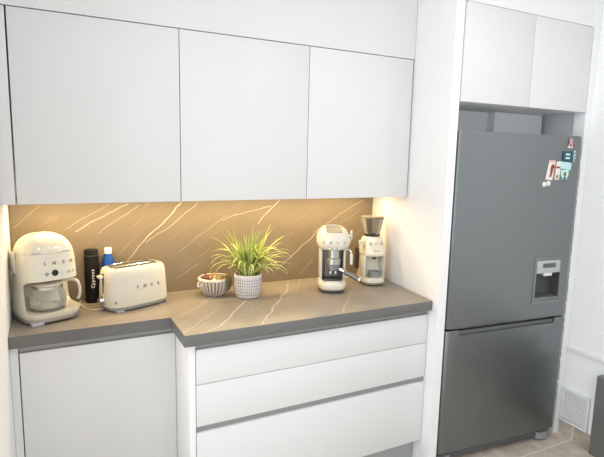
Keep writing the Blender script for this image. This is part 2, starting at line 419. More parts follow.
# drawer unit
xr = XP(-.58)-.003
t = thing('drawer_cabinet', 'wide white base cabinet of three drawers under the deep worktop', 'cabinet', (1.24, -.3, 0)); ox, oy = 1.24, -.3
b = NB(); prism(b, [(.650-ox, -.5618-oy), (XP(-.5618)-.003-ox, -.5618-oy), (XP(.045)-.003-ox, .045-oy), (.650-ox, .045-oy)], .145, .8515); obj('body', b, 'carcass', t, smooth=0)
for z0, z1 in ((.6779, .8236), (.4976, .6749), (.1489, .4689)):
    b = NB(); box(b, .6515-ox, xr-ox, -.5827-oy, -.5625-oy, z0, z1, .0012); obj('drawer_front', b, 'door', t)
for z0, z1 in ((.8250, .8518), (.4700, .4965)):
    b = NB(); box(b, .6515-ox, xr-ox, -.5705-oy, -.5622-oy, z0, z1); obj('grip_rail', b, 'rail', t)
b = NB(); prism(b, [(.650-ox, -.515-oy), (XP(-.515)-.003-ox, -.515-oy), (XP(-.50)-.003-ox, -.50-oy), (.650-ox, -.50-oy)], 0, .144); obj('plinth', b, 'plinth', t, smooth=0)

# worktop and backsplash
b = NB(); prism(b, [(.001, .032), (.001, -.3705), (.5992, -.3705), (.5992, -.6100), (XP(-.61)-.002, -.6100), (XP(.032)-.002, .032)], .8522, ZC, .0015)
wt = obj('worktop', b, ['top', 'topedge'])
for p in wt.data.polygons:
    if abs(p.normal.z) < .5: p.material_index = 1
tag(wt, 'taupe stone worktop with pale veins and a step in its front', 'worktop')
b = NB(); prism(b, [(.003, .0485), (.003, YB), (XP(YB)-.002, YB), (XP(.0485)-.002, .0485)], .8525, ZUB+.002)
tag(obj('backsplash', b, 'splash', smooth=0), 'taupe stone backsplash with diagonal cream veins behind the appliances', 'backsplash')

# dark stone panel at the right edge
b = NB(); box(b, 2.758, 2.803, -1.75, -.889, 0, .4535, .002)
tag(obj('stone_panel', b, 'darkstone'), 'dark grey veined stone panel standing in front of the right wall', 'panel')

# ------------------------------------------------------------------ fridge
FA = Vector((1.8888, -.6482)); FROT = -math.radians(4.8); FWID = .806
fr = thing('fridge', 'stainless steel fridge freezer with a water dispenser in its door', 'fridge', (FA.x, FA.y, 0), FROT)
def fridge_pt(u, d, z): return (FA.x+u*math.cos(FROT)-d*math.sin(FROT), FA.y+u*math.sin(FROT)+d*math.cos(FROT), z)
def door_poly(w, th, r, k=6):
    P = [(0, th)]
    P += [(r-r*math.cos(PI/2*i/k), r-r*math.sin(PI/2*i/k)) for i in range(k+1)]
    P += [(w-r+r*math.sin(PI/2*i/k), r-r*math.cos(PI/2*i/k)) for i in range(k+1)]
    return P+[(w, th)]
b = NB(); box(b, .008, FWID-.008, .080, .58, .045, 1.722, .004); obj('body', b, 'steelside', fr)
b = NB(); box(b, .012, FWID-.012, .064, .0805, .10, 1.715); obj('gasket', b, 'black', fr, smooth=0)
b = NB(); prism(b, door_poly(FWID, .064, .020), .7530, 1.7272, .004, 2, False); dr = obj('fridge_door', b, 'steel', fr)
c = NB(); box(c, .560, .732, -.02, .048, .850, 1.072); cut(dr, c)
b = NB(); prism(b, door_poly(FWID, .064, .020), .0828, .7440, .004, 2, False); fz = obj('freezer_drawer', b, 'steel', fr)
c = NB(); box(c, .080, .725, -.02, .028, .7155, .76); cut(fz, c)
b = NB(); box(b, .0805, .7245, .005, .0275, .716, .7365, .002); hd = obj('handle', b, 'dgrey', fz)
b = NB(); tube(b, [(.7245+.012, .004, .7485), (.7245+.012, .03, .7485)], .0035, 8); obj('hinge_pin', b, 'black', fz)
# dispenser
ds = None
b = NB(); u0, u1, z0, z1 = .546, .741, .832, 1.090; iu0, iu1, iz0, iz1 = .561, .731, .851, 1.071
for (a0, a1, c0, c1) in ((u0, u1, z0, iz0), (u0, u1, iz1, z1), (u0, iu0, iz0, iz1), (iu1, u1, iz0, iz1)):
    box(b, a0, a1, -.004, .002, c0, c1, .0012)
ds = obj('water_dispenser', b, 'frame', fr)
b = NB(); box(b, .5605, .7315, .044, .0475, .8505, 1.0715); box(b, .5605, .5625, -.001, .046, .8505, 1.0); box(b, .7295, .7315, -.001, .046, .8505, 1.0); obj('recess', b, 'cavity', ds, smooth=0)
b = NB(); box(b, .5625, .7295, -.002, .044, .8508, .866, .002); obj('drip_tray', b, 'frame', ds)
b = NB(); box(b, .5625, .7295, -.003, .043, 1.000, 1.070, .002); pn = obj('control_panel', b, 'lgrey', ds)
b = NB(); box(b, .603, .693, -.0045, -.0025, 1.030, 1.054, .0008); obj('display', b, 'dgrey', pn)
b = NB(); prism(b, [(.625, .005), (.685, .005), (.676, .032), (.634, .032)], .982, .9995, .003); obj('spout', b, 'whiteplastic', ds)
# kick plate and feet
b = NB(); box(b, .02, FWID-.03, .030, .079, .028, .0815, .003); obj('kick_plate', b, 'dgrey', fr)
for u in (.05, FWID-.055):
    b = NB(); loft(b, [(.0, .030, .022, 3, u, .055), (.012, .046, .032, 3, u, .045), (.055, .050, .034, 3, u, .045)], 32); obj('foot', b, 'mgrey', fr)

# magnets (each a thing of its own on the fridge door)
GM = 'magnets on the fridge door'
def magnet(name, label, u, z): return thing(name, label, 'magnet', fridge_pt(u, -.0005, z), FROT, GM)
def plate(par, name, m, x0, x1, z0, z1, y0=-.003, y1=0, bev=.0007):
    b = NB(); box(b, x0, x1, y0, y1, z0, z1, bev); return obj(name, b, m, par)
# ribbon magnet
g = magnet('ribbon_magnet', 'small pink and white ribbon magnet, topmost on the fridge door', .716, 1.690)
b = NB(); tube(b, spline([(-.012, -.004, -.018), (-.005, -.004, 0), (.008, -.004, .012), (0, -.004, .021), (-.008, -.004, .012), (.005, -.004, 0), (.012, -.004, -.018)]), .003, 8); obj('ribbon', b, 'pink', g)
plate(g, 'base', 'whiteplastic', -.018, .016, -.025, -.018)
plate(g, 'clip', 'redink', .014, .028, -.018, -.004)
# teal magnet
g = magnet('sign_magnet', 'dark teal rectangular magnet with two pale bars, below the ribbon magnet', .715, 1.620)
plate(g, 'plate', 'teal', -.046, .030, -.028, .028)
plate(g, 'print', 'palecyan', -.026, .004, .006, .016, -.0038, -.002, 0); plate(g, 'print', 'palecyan', -.026, .004, -.013, -.003, -.0038, -.002, 0)
plate(g, 'edge_strip', 'palecyan', .031, .045, -.024, .030)
for z in (.018, 0, -.016): plate(g, 'print', 'teal', .034, .042, z-.004, z+.004, -.0038, -.002, 0)
# pale card magnet
g = magnet('card_magnet', 'blank pale cyan card magnet, directly under the dark teal one', .698, 1.573)
b = NB(); box(b, -.040, .040, -.002, 0, -.019, .019, .0006); b.transform(Matrix.Rotation(math.radians(8), 4, 'Y')); obj('card', b, 'palecyan', g)
# shield magnet
g = magnet('shield_magnet', 'mint green shield magnet with a dark emblem, lowest of the right column', .692, 1.525)
def flat_poly(par, name, m, pts, y0, y1):
    b = NB(); a = [b.verts.new((x, y0, z)) for x, z in pts]; c = [b.verts.new((x, y1, z)) for x, z in pts]; n = len(pts)
    b.faces.new(a); b.faces.new(c[::-1])
    for i in range(n): b.faces.new((a[i], c[i], c[(i+1) % n], a[(i+1) % n]))
    return obj(name, b, m, par, smooth=0)
flat_poly(g, 'plate', 'mint', [(-.028, .026), (.028, .026), (.030, 0), (.018, -.022), (.004, -.032), (-.012, -.020), (-.025, 0)], -.003, 0)
b = NB(); loft(b, [(-.0015, .008, .012, 2), (.0015, .008, .012, 2)], 24); b.transform(Matrix.Translation((.003, -.003, .003))@Matrix.Rotation(PI/2, 4, 'X')); obj('emblem', b, 'leafdry', g)
flat_poly(g, 'emblem', 'teal', [(-.006, -.012), (.012, -.012), (.004, -.038)], -.0045, -.0015)
# two cards
g = magnet('picture_magnet', 'ivory picture magnet with a dark red figure, left of the teal magnets', .605, 1.548)
flat_poly(g, 'card', 'card', [(-.042, -.048), (.006, -.052), (.018, .050), (-.024, .052)], -.002, 0)
flat_poly(g, 'card', 'pink', [(-.024, .040), (.010, .038), (.0115, .050), (-.023, .052)], -.0026, -.0015)
flat_poly(g, 'figure', 'redink', [(-.018, -.036), (-.012, -.010), (-.014, .012), (-.006, .030), (.006, .030), (.016, .012), (.006, .010), (.002, -.012), (-.006, -.034)], -.0033, -.0015)
g = magnet('photo_magnet', 'narrow ivory photo magnet tucked against the dark red figure magnet', .640, 1.545)
flat_poly(g, 'card', 'card', [(-.014, -.046), (.018, -.044), (.022, .040), (.014, .050), (-.008, .046)], -.002, 0)
flat_poly(g, 'print', 'redink', [(-.008, .012), (.018, .014), (.018, .022), (-.008, .024)], -.0028, -.0015)
flat_poly(g, 'print', 'lime', [(-.006, -.040), (.010, -.038), (.010, -.020), (-.004, -.022)], -.0028, -.0015)
for u, z, lb in ((.558, 1.475, 'round white button magnet under the ivory picture magnet, the outer left one'), (.586, 1.480, 'round white button magnet under the ivory picture magnet, the inner right one')):
    b = NB(); lathe(b, [(.0135, 0), (.0135, .004), (.011, .006), (.001, .0065)], 24); b.transform(Matrix.Rotation(PI/2, 4, 'X'))
    o = obj('button_magnet', b, 'card'); o.location = fridge_pt(u, -.0005, z); o.rotation_euler = (0, 0, FROT); tag(o, lb, 'magnet', GM)

# ------------------------------------------------------------------ drip coffee machine
def on_ring(hx, hy, n, x):
    y = -hy*(1-abs(x/hx)**n)**(1/n)
    nx = math.copysign(abs(x/hx)**(n-1)/hx, x); ny = -abs(y/hy)**(n-1)/hy
    return y, nx, ny
cm = thing('coffee_machine', 'cream drip coffee machine with a glass jug at the left wall', 'coffee machine', (.1285, -.150, ZC), math.radians(20))
NP = 3.4
prof = [(.024, .111, .116), (.034, .115, .120), (.048, .116, .121), (.08, .113, .118), (.14, .110, .115), (.20, .1085, .1135), (.25, .106, .111), (.285, .101, .106)]
b = NB(); loft(b, [(z, x, y, NP) for z, x, y in prof], 72); body = obj('body', b, 'cream', cm)
c = NB(); box(c, -.104, .16, -.2, .050, .044, .177, .019, 4); cut(body, c)
b = NB(); loft(b, [(z, x, y, NP) for z, x, y in ((.2862, .1005, .1055), (.300, .0965, .1015), (.318, .088, .093), (.333, .077, .081), (.345, .063, .066), (.353, .045, .047), (.357, .022, .024), (.3578, .004, .004))], 72); ld = obj('lid', b, 'cream', cm)
b = NB(); loft(b, [(.2848, .0995, .1045, NP), (.2866, .0995, .1045, NP)], 72); obj('seam', b, 'letter', cm)
for x in (-.060, .052):
    y, nx, ny = on_ring(.0985, .1035, NP, x)
    b = NB(); box(b, -.016, .016, -.0025, .0025, -.0022, .0022, .001); b.transform(facing(x, y, .2905, nx, ny)@Matrix.Rotation(PI/2, 4, 'X')); obj('lid_notch', b, 'metal', ld)
b = NB(); loft(b, [(.006, .108, .113, NP), (.012, .113, .118, NP), (.0238, .113, .118, NP)], 72); base = obj('base', b, 'metal', cm)
for x, y in ((-.07, -.075), (.07, -.075), (-.07, .075), (.07, .075)):
    b = NB(); box(b, x-.02, x+.02, y-.02, y+.02, 0, .008, .002); obj('foot', b, 'mgrey', base)
b = NB(); box(b, -.096, -.050, -.119, -.085, 0, .014, .003); obj('front_foot', b, 'lgrey', base)
def put_letters(par, s, hx, hy, n, xs, z, size, depth=.0018, dy=0):
    for ch, x in zip(s, xs):
        y, nx, ny = on_ring(hx, hy, n, x)
        obj('letter', text_bm(ch, size, depth, facing(x, y+dy, z, nx, ny), .0006), 'letter', par, smooth=0)
put_letters(body, 'SMEG', .106, .111, NP, (-.036, .000, .036, .068), .247, .018)
for i, x in enumerate((-.056, -.030, .030, .054, .075)):
    y, nx, ny = on_ring(.1085, .1135, NP, x)
    b = NB(); disc_front(b, x, y, .205, .0072, .0022, nx, ny); bt = obj('button', b, 'chrome' if i != 1 else 'letter', body)
y, nx, ny = on_ring(.1085, .1135, NP, .001)
b = NB(); disc_front(b, .001, y, .207, .0125, .002, nx, ny, 28); dp = obj('display', b, 'black', body)
b = NB(); box(b, -.17+.055, -.105, .0, .06, .20, .285, .004); obj('tank_tab', b, 'creamdark', cm)
# jug
b = NB(); PX, PY = -.004, -.036
lathe(b, [(.058, .0505), (.067, .058), (.0695, .080), (.066, .108), (.056, .135), (.054, .146)], 40, PX, PY, True, False)
lathe(b, [(.051, .146), (.0535, .135), (.0635, .108), (.067, .080), (.0645, .060), (.056, .0535)], 40, PX, PY, False, True)
jug = obj('jug', b, 'glass', cm)
b = NB(); lathe(b, [(.056, .1465), (.056, .156), (.048, .160), (.02, .162)], 40, PX, PY); obj('lid', b, 'creamdark', jug)
b = NB(); lathe(b, [(.0552, .134), (.0575, .134), (.0575, .144), (.0552, .144)], 40, PX, PY, False, False); obj('band', b, 'chrome', jug)
d = Vector((.97, -.24, 0)).normalized(); P0 = Vector((PX, PY, 0))
b = NB(); tube(b, spline([P0+d*.050+Vector((0, 0, .152)), P0+d*.085+Vector((0, 0, .158)), P0+d*.112+Vector((0, 0, .148)), P0+d*.122+Vector((0, 0, .118)), P0+d*.121+Vector((0, 0, .088)), P0+d*.114+Vector((0, 0, .070))]), [.0065]*41, 12); obj('handle', b, 'creamdark', jug)
b = NB(); lathe(b, [(.066, .0461), (.066, .0480), (.058, .0495)], 40, PX, PY); obj('hot_plate', b, 'letter', cm)
b = NB(); lathe(b, [(.020, .163), (.034, .170), (.036, .1765)], 32, PX, PY); obj('filter_outlet', b, 'dgrey', cm)
# ------------------------------------------------------------------ flasks
o = thing('flask', 'tall slim black flask with pale vertical lettering behind the toaster', 'bottle', (.3190, -.0015, ZC), math.radians(20))
b = NB(); lathe(b, [(.028, 0), (.031, .003), (.0315, .01), (.0315, .218), (.0305, .222)], 40); obj('body', b, 'blacksat', o)
b = NB(); lathe(b, [(.0300, .2222), (.0300, .242), (.0285, .246), (.02, .2475)], 40); obj('lid', b, 'blacksat', o)
b = NB(); lathe(b, [(.0306, .2200), (.0310, .2205), (.0310, .2218), (.0306, .2222)], 40); obj('ring', b, 'dgrey', o)
for i, ch in enumerate('Cypress'):
    a = math.radians(-16); r = .0316
    mt = facing(r*math.sin(a), -r*math.cos(a), .080+i*.0125, math.sin(a), -math.cos(a))@Matrix.Rotation(PI/2, 4, 'Z')
    obj('letter', text_bm(ch, .021, .0008, mt, .0006), 'whiteink', o, smooth=0)
o = thing('flask', 'blue metal bottle with a white cap, half hidden behind the toaster', 'bottle', (.392, .0015, ZC))
b = NB(); lathe(b, [(.026, 0), (.0285, .003), (.029, .01), (.029, .165), (.028, .180), (.024, .198), (.0185, .212), (.0165, .222)], 40); obj('body', b, 'blue', o)
b = NB(); lathe(b, [(.0150, .2222), (.0165, .224), (.0165, .246), (.0145, .250), (.01, .251)], 32); obj('cap', b, 'whiteplastic', o)

# ------------------------------------------------------------------ toaster
ts = thing('toaster', 'cream long-slot toaster standing in front of the two flasks', 'toaster', (.487, -.114, ZC), math.radians(21))
TN = 3.6
b = NB(); loft(b, [(z, x, y, TN) for z, x, y in ((.018, .143, .080), (.022, .1465, .0835), (.05, .147, .084), (.10, .145, .082), (.15, .142, .079), (.172, .139, .076), (.184, .132, .070), (.1885, .121, .061))], 72, True, True)
tb = obj('body', b, 'cream', ts)
c = NB(); box(c, -.111, .111, -.046, .046, .182, .21, .004); cut(tb, c)
b = NB(); loft(b, [(.006, .139, .077, TN), (.0172, .1455, .0825, TN)], 72); bs = obj('base', b, 'lgrey', ts)
for x, y in ((-.105, -.063), (.105, -.055), (-.105, .055), (.105, .055)):
    b = NB(); box(b, x-.018, x+.018, y-.016, y+.012, 0, .0075, .002); obj('foot', b, 'lgrey' if x < 0 and y < 0 else 'dgrey', bs)
b = NB()
for y in (-.046, .046): box(b, -.1105, .1105, y-.0025 if y > 0 else y+.0003, y-.0003 if y > 0 else y+.0025, .181, .1905)
box(b, -.1105, .1105, -.012, .012, .1815, .1885, .001)
box(b, -.1105, -.098, -.043, .043, .1815, .1885, .001); box(b, .098, .1105, -.043, .043, .1815, .1885, .001)
obj('top_trim', b, 'metal', ts)
for y in (-.0285, .0285):
    b = NB(); box(b, -.098, .098, y-.015, y+.015, .1812, .1822); obj('slot', b, 'black', ts)
b = NB()
for y in (-.030, .030): tube(b, spline([(-.094, y, .186), (-.075, y, .193), (0, y, .1945), (.075, y, .193), (.094, y, .186)]), .0016, 6)
obj('bun_wires', b, 'chrome', ts)
put_letters(tb, 'SMEG', .145, .082, TN, (-.026, .010, .044, .078), .102, .018, dy=0)
# lever end (short side facing left)
b = NB(); box(b, -.1458, -.1425, -.0055, .0055, .072, .168, .001); obj('lever_slot', b, 'dgrey', ts)
b = NB(); tube(b, [(-.142, 0, .153), (-.154, 0, .153)], .006, 10); box(b, -.166, -.151, -.018, .018, .147, .160, .005, 3); obj('lever', b, 'cream', ts)
b = NB(); tube(b, [(-.143, 0, .047), (-.151, 0, .047), (-.1511, 0, .047), (-.164, 0, .047), (-.167, 0, .047)], [.021, .021, .017, .016, .012], 28); kn = obj('dial', b, 'chrome', ts)
b = NB(); box(b, -.1682, -.1665, -.0015, .0015, .047, .061); obj('pointer', b, 'dgrey', kn)
y, nx, ny = on_ring(.147, .084, TN, -.121)
b = NB(); disc_front(b, -.122, y+.001, .046, .0065, .003, nx, ny); obj('button', b, 'letter', ts)
b = NB(); mw = Matrix.Translation((.487, -.114, ZC))@Matrix.Rotation(math.radians(21), 4, 'Z')
mi_ = mw.inverted()
b = NB(); tube(b, spline([mi_@Vector(p) for p in ((.364, -.150, .909), (.318, -.150, .9035), (.285, -.120, .9035), (.268, -.07, .9035), (.262, -.02, .9035), (.268, .015, .9035))]), .003, 8); obj('power_cord', b, 'cord', ts)

# ------------------------------------------------------------------ basket and what lies in it
BX, BY = .872, -.098
bk_ = thing('wicker_basket', 'small round white wicker basket left of the spider plant', 'basket', (BX, BY, ZC)); bk_.scale = (1, 1, .92)
def br(z): return .040+.0365*math.sin(min(1, z/.088)*PI/2)**.8
b = NB(); lathe(b, [(br(z)-.0045, z) for z in (.006, .015, .03, .045, .06, .075, .088)], 40, 0, 0, True, False)
lathe(b, [(br(z)-.0065, z) for z in (.088, .06, .03, .010)], 40, 0, 0, False, True); obj('liner', b, 'liner', bk_)
b = NB()
for i in range(26):
    a = 2*PI*i/26
    tube(b, [((br(z)-.0015)*math.cos(a), (br(z)-.0015)*math.sin(a), z) for z in (.004, .015, .03, .045, .06, .075, .088)], [.0036, .0042, .0046, .0052, .0056, .006, .006], 6)
obj('stakes', b, 'wicker', bk_)
def ring(bm, R, z, r, seg=44):
    tube(bm, [(R*math.cos(2*PI*i/seg), R*math.sin(2*PI*i/seg), z+.0012*math.sin(i*PI)) for i in range(seg+1)], r, 8, False)
b = NB(); ring(b, br(.088), .090, .0052); ring(b, br(.088)-.003, .096, .004); obj('rim', b, 'wicker', bk_)
b = NB(); ring(b, .037, .0055, .0054); loft(b, [(.002, .036, .036), (.008, .036, .036)], 40); obj('foot_ring', b, 'liner', bk_)
for a in (math.radians(196), math.radians(16)):
    dx, dy = math.cos(a), math.sin(a); R = br(.07)
    b = NB(); tube(b, spline([(dx*R-dy*.018, dy*R+dx*.018, .078), (dx*(R+.012)-dy*.014, dy*(R+.012)+dx*.014, .066), (dx*(R+.015), dy*(R+.015), .058), (dx*(R+.012)+dy*.014, dy*(R+.012)-dx*.014, .066), (dx*R+dy*.018, dy*R-dx*.018, .078)]), .0035, 8); obj('handle', b, 'wicker', bk_)
def blob(name, label, cat, m, x, y, z, rx, rz, tip=.0, rot=0, group='vegetables in the basket', stemmat=None):
    t = thing(name, label, cat, (BX+x, BY+y, ZC+z-.008), rot, group)
    b = NB(); k = 12
    pr = [(max(.0008, rx*math.sin(PI*i/k)**.9), -rz*math.cos(PI*i/k)+(tip*(i/k)**8)) for i in range(k+1)]
    lathe(b, pr, 28); o = obj('skin', b, m, t)
    if stemmat:
        b = NB(); tube(b, [(0, 0, rz*.9), (.003, .001, rz+tip+.008), (.007, .002, rz+tip+.014)], [.004, .003, .0015], 8); obj('stem', b, stemmat, t)
    return t
GV = 'onions in the basket'
blob('onion', 'glossy orange-brown onion on top at the middle of the basket', 'vegetable', 'onion', -.012, .010, .082, .029, .025, .006, 0, GV, 'onion')
blob('onion', 'orange-brown onion behind, by the pot side of the basket', 'vegetable', 'onion', .018, .036, .078, .026, .023, .006, 1, GV, 'onion')
blob('onion', 'dark red onion at the left inside the white basket', 'vegetable', 'onionred', -.044, .000, .088, .020, .018, .005, 2, GV, 'onionred')
blob('lime', 'small yellow-green lime in the basket between the onions and the draped leaf', 'fruit', 'lime', .020, -.012, .083, .020, .020, .004, 0, None, None)
blob('garlic_bulb', 'white garlic bulb at the front rim of the basket', 'vegetable', 'garlic', -.013, -.040, .077, .022, .016, .008, 0, None, 'garlic')
# leaf draped over the rim on the right
def leafblade(par, name, path, widths, m, side):
    b = NB(); P = spline(path, 6); n = len(P); rows = []
    for i, p in enumerate(P):
        f = i/(n-1)*(len(widths)-1); k = min(int(f), len(widths)-2); w = widths[k]+(widths[k+1]-widths[k])*(f-k)
        tg = (P[min(i+1, n-1)]-P[max(i-1, 0)]).normalized(); s = Vector(side); s = (s-tg*s.dot(tg)).normalized(); nn = s.cross(tg)
        rows.append([b.verts.new(p+s*w*q+nn*(abs(q)*w*.25)) for q in (-1, -.5, 0, .5, 1)])
    for a, c in zip(rows, rows[1:]):
        for k in range(4): b.faces.new((a[k], a[k+1], c[k+1], c[k]))
    bmesh.ops.solidify(b, geom=b.faces[:], thickness=.0012)
    return obj(name, b, m, par, smooth=60)
lf = thing('dried_leaf', 'green and brown leaves draped over the basket rim toward the plant pot', 'leaf', (BX+.045, BY-.052, ZC+.09))
leafblade(lf, 'blade', [(-.010, .014, .012), (.000, .000, .017), (.008, -.012, .010), (.010, -.022, -.018), (.007, -.022, -.046), (-.002, -.016, -.060)], [.006, .016, .021, .021, .015, .002], 'leafdry', (.85, .5, 0))
leafblade(lf, 'blade', [(.000, .034, .010), (.008, .026, .015), (.014, .018, .010), (.017, .010, -.018), (.014, .008, -.040)], [.005, .011, .013, .011, .002], 'russet', (.7, .7, 0))

# ------------------------------------------------------------------ spider plant
PXW, PYW = 1.016, -.186
sp_ = thing('potted_spider_plant', 'bushy green spider plant in a white gridded pot', 'plant', (PXW, PYW, ZC))
pr = [(.050, 0), (.058, .004), (.0645, .020), (.0685, .045), (.0690, .078), (.0675, .110), (.0655, .116), (.0625, .116), (.061, .095)]
b = NB(); lathe(b, pr, 48, 0, 0, True, True); pot = obj('pot', b, 'ceramic', sp_)
b = NB()
for i in range(38):
    a = 2*PI*i/38
    tube(b, [((r+.0002)*math.cos(a), (r+.0002)*math.sin(a), z) for r, z in ((.0610, .012), (.0645, .020), (.0685, .045), (.0690, .078), (.0680, .103))], .0010, 5)
for z, r in ((.022, .0650), (.036, .0672), (.050, .0685), (.064, .0689), (.078, .0690), (.092, .0684)):
    ring(b, r, z, .0011, 48)
obj('grid_pattern', b, 'groove', pot)
b = NB(); lathe(b, [(.0595, .092), (.0595, .097), (.03, .101), (.002, .102)], 32); obj('soil', b, 'soil', sp_)
rnd = random.Random(11)
b = NB()
def blade(bm, az, el, L, w, droop, r0, z0=.10, twist=0, n=12):
    p = Vector((r0*math.cos(az), r0*math.sin(az), z0)); e = el; a = az; rows = []; st = L/n
    for i in range(n+1):
        f = i/n
        d = Vector((math.cos(a)*math.cos(e), math.sin(a)*math.cos(e), math.sin(e)))
        s = Vector((-math.sin(a+twist*f), math.cos(a+twist*f), 0)); nn = s.cross(d).normalized()
        ww = w*(min(1, .55+1.6*f) if f < .3 else 1)*(1-max(0, (f-.35)/.65)**1.6)+.0004
        rows.append([bm.verts.new(p+s*ww*q+nn*abs(q)*ww*.35) for q in (-1, -.38, .38, 1)])
        p = p+d*st; e -= droop*(.35+1.5*f)/n; a += twist*.3/n
    for x, y in zip(rows, rows[1:]):
        for k in range(3):
            fc = bm.faces.new((x[k], x[k+1], y[k+1], y[k])); fc.material_index = 1 if k == 1 else 0
for i in range(185):
    az = rnd.uniform(0, 2*PI)
    if math.sin(az) > .35 and rnd.random() < .45: az = -az      # fewer against the wall
    el = math.radians(rnd.triangular(48, 96, 80)); L = rnd.uniform(.13, .275)
    dr = rnd.choice((.35, .6, 1.0, 1.5, 2.1))*rnd.uniform(.7, 1.3)
    if math.sin(az) > .2: L *= .8
    blade(b, az, el, L, rnd.uniform(.0048, .0084), dr, rnd.uniform(.002, .035), twist=rnd.uniform(-.9, .9))
for az, el, L, w, dr in ((PI*.99, 78, .285, .0066, .8), (PI*.97, 73, .275, .0064, 1.1), (PI*1.06, 82, .265, .0070, .6), (PI*.9, 80, .27, .006, .5), (PI*1.2, 78, .26, .006, .7), (0.02, 50, .235, .0060, 1.5), (-.2, 44, .235, .0060, 1.7), (-.05, 55, .225, .0055, 1.3), (-.4, 40, .20, .005, 2.0), (PI*1.02, 60, .24, .0045, 2.6), (PI*1.05, 62, .22, .004, 2.9), (-.1, 52, .26, .0038, 2.9), (.1, 62, .27, .004, .8), (-.15, 68, .26, .005, .8), (0, 76, .26, .004, .5), (-PI*.5, 70, .20, .006, 2.2), (-PI*.42, 66, .19, .006, 2.5), (-PI*.58, 68, .19, .006, 2.5)):
    blade(b, az, math.radians(el), L, w, dr, .025)
b.normal_update()
me = bpy.data.meshes.new('foliage'); b.to_mesh(me); b.free()
me.materials.append(M['leaf']); me.materials.append(M['leafpale']); me.polygons.foreach_set('use_smooth', [True]*len(me.polygons))
fo = bpy.data.objects.new('foliage', me); C.objects.link(fo); fo.parent = sp_

# ------------------------------------------------------------------ espresso machine
ER = math.radians(-25)
es = thing('espresso_machine', 'cream and chrome espresso machine with its handle pointing right', 'espresso machine', (1.4665, -.233, ZC), ER)
b = NB(); loft(b, [(z, x, y, 2.7, 0, .005) for z, x, y in ((.004, .066, .090), (.010, .069, .094), (.0155, .069, .094))], 56); obj('foot_plate', b, 'dgrey', es)
b = NB(); loft(b, [(z, x, y, 2.7, 0, .005) for z, x, y in ((.0157, .070, .096), (.022, .072, .098))], 56); obj('base_ring', b, 'metal', es)
b = NB(); loft(b, [(z, x, y, 2.7, 0, .005) for z, x, y in ((.0222, .072, .099), (.035, .0755, .101), (.048, .075, .100), (.058, .069, .094), (.062, .062, .088))], 56); eb = obj('base', b, 'cream', es); es.scale = (1, 1, .96)
for x, y in ((-.04, -.06), (.04, -.06), (-.04, .07), (.04, .07)):
    b = NB(); lathe(b, [(.01, 0), (.01, .006)], 16, x, y); obj('foot', b, 'black', es)
b = NB(); box(b, -.052, .052, -.080, -.004, .0615, .068, .003); tr = obj('drip_tray', b, 'chrome', es)
b = NB()
for i in range(9): box(b, -.045+i*.0105, -.039+i*.0105, -.072, -.012, .0682, .0690)
obj('tray_grate', b, 'dgrey', tr)
b = NB(); box(b, -.058, .058, .010, .085, .060, .236, .010, 3); obj('column', b, 'darkmetal', es)
for s in (-1, 1):
    b = NB(); box(b, s*.060-.006, s*.060+.006, -.030, .088, .060, .2335, .004); obj('side_post', b, 'creamdark', es)
b = NB(); loft(b, [(z, x, y, 2.6, 0, oy) for z, x, y, oy in ((.232, .066, .078, .002), (.236, .073, .088, 0), (.248, .082, .098, -.002), (.270, .0875, .102, -.002), (.292, .0865, .101, -.001), (.315, .079, .094, .001), (.334, .067, .083, .003), (.345, .055, .072, .005), (.351, .040, .058, .006), (.353, .02, .04, .006))], 64)
eh = obj('head', b, 'cream', es)
c = NB(); box(c, -.042, .042, -.14, .050, .3265, .42, .008, 3); cut(eh, c)
b = NB(); box(b, -.0412, .0412, -.074, .0488, .325, .3285, .001)
for v in b.verts:
    if v.co.z > .3275: v.co.z = .3285+.0150*(v.co.y+.074)/.1228
ct = obj('cup_warmer', b, 'dgrey', es)
put_letters(eh, 'SMEG', .0872, .102, 2.6, (-.055, -.020, .015, .050), .276, .015, dy=-.001)
for i, x in enumerate((-.024, 0, .024)):
    y, nx, ny = on_ring(.080, .0965, 2.6, x)
    b = NB(); disc_front(b, x, y-.001, .2465, .006, .002, nx, ny); obj('button', b, 'chrome', eh)
b = NB(); lathe(b, [(.034, .152), (.037, .155), (.037, .185), (.030, .190), (.030, .2325)], 32, 0, -.045); gh = obj('group_head', b, 'metal', es)
b = NB(); lathe(b, [(.031, .120), (.036, .124), (.036, .144), (.032, .1515)], 32, 0, -.045); pf = obj('portafilter', b, 'darkmetal', es)
hd_ = Vector((math.sin(math.radians(70)), -math.cos(math.radians(70)), 0)); p0 = Vector((0, -.045, .128))
b = NB(); tube(b, [p0+hd_*.030, p0+hd_*.050+Vector((0, 0, -.006)), p0+hd_*.062+Vector((0, 0, -.012))], [.010, .009, .010], 16); obj('neck', b, 'chrome', pf)
q0 = p0+hd_*.060+Vector((0, 0, -.011)); dv = (hd_+Vector((0, 0, -.44))).normalized()
b = NB(); tube(b, [q0, q0+dv*.01, q0+dv*.04, q0+dv*.082], [.011, .014, .0145, .015], 16); obj('handle', b, 'darkmetal', pf)
b = NB(); tube(b, [q0+dv*.0822, q0+dv*.092, q0+dv*.095], [.0152, .0152, .011], 16); obj('end_cap', b, 'chrome', pf)
for s in (-1, 1):
    b = NB(); tube(b, spline([(s*.004, -.047, .121), (s*.012, -.049, .112), (s*.014, -.050, .098)], 5), .0055, 10); obj('spout', b, 'chrome', pf)
b = NB(); box(b, -.040, .034, -.012, .0095, .070, .150, .006, 3); b.transform(Matrix.Translation((0, .0, 0))); obj('cup_rest', b, 'darkmetal', es)
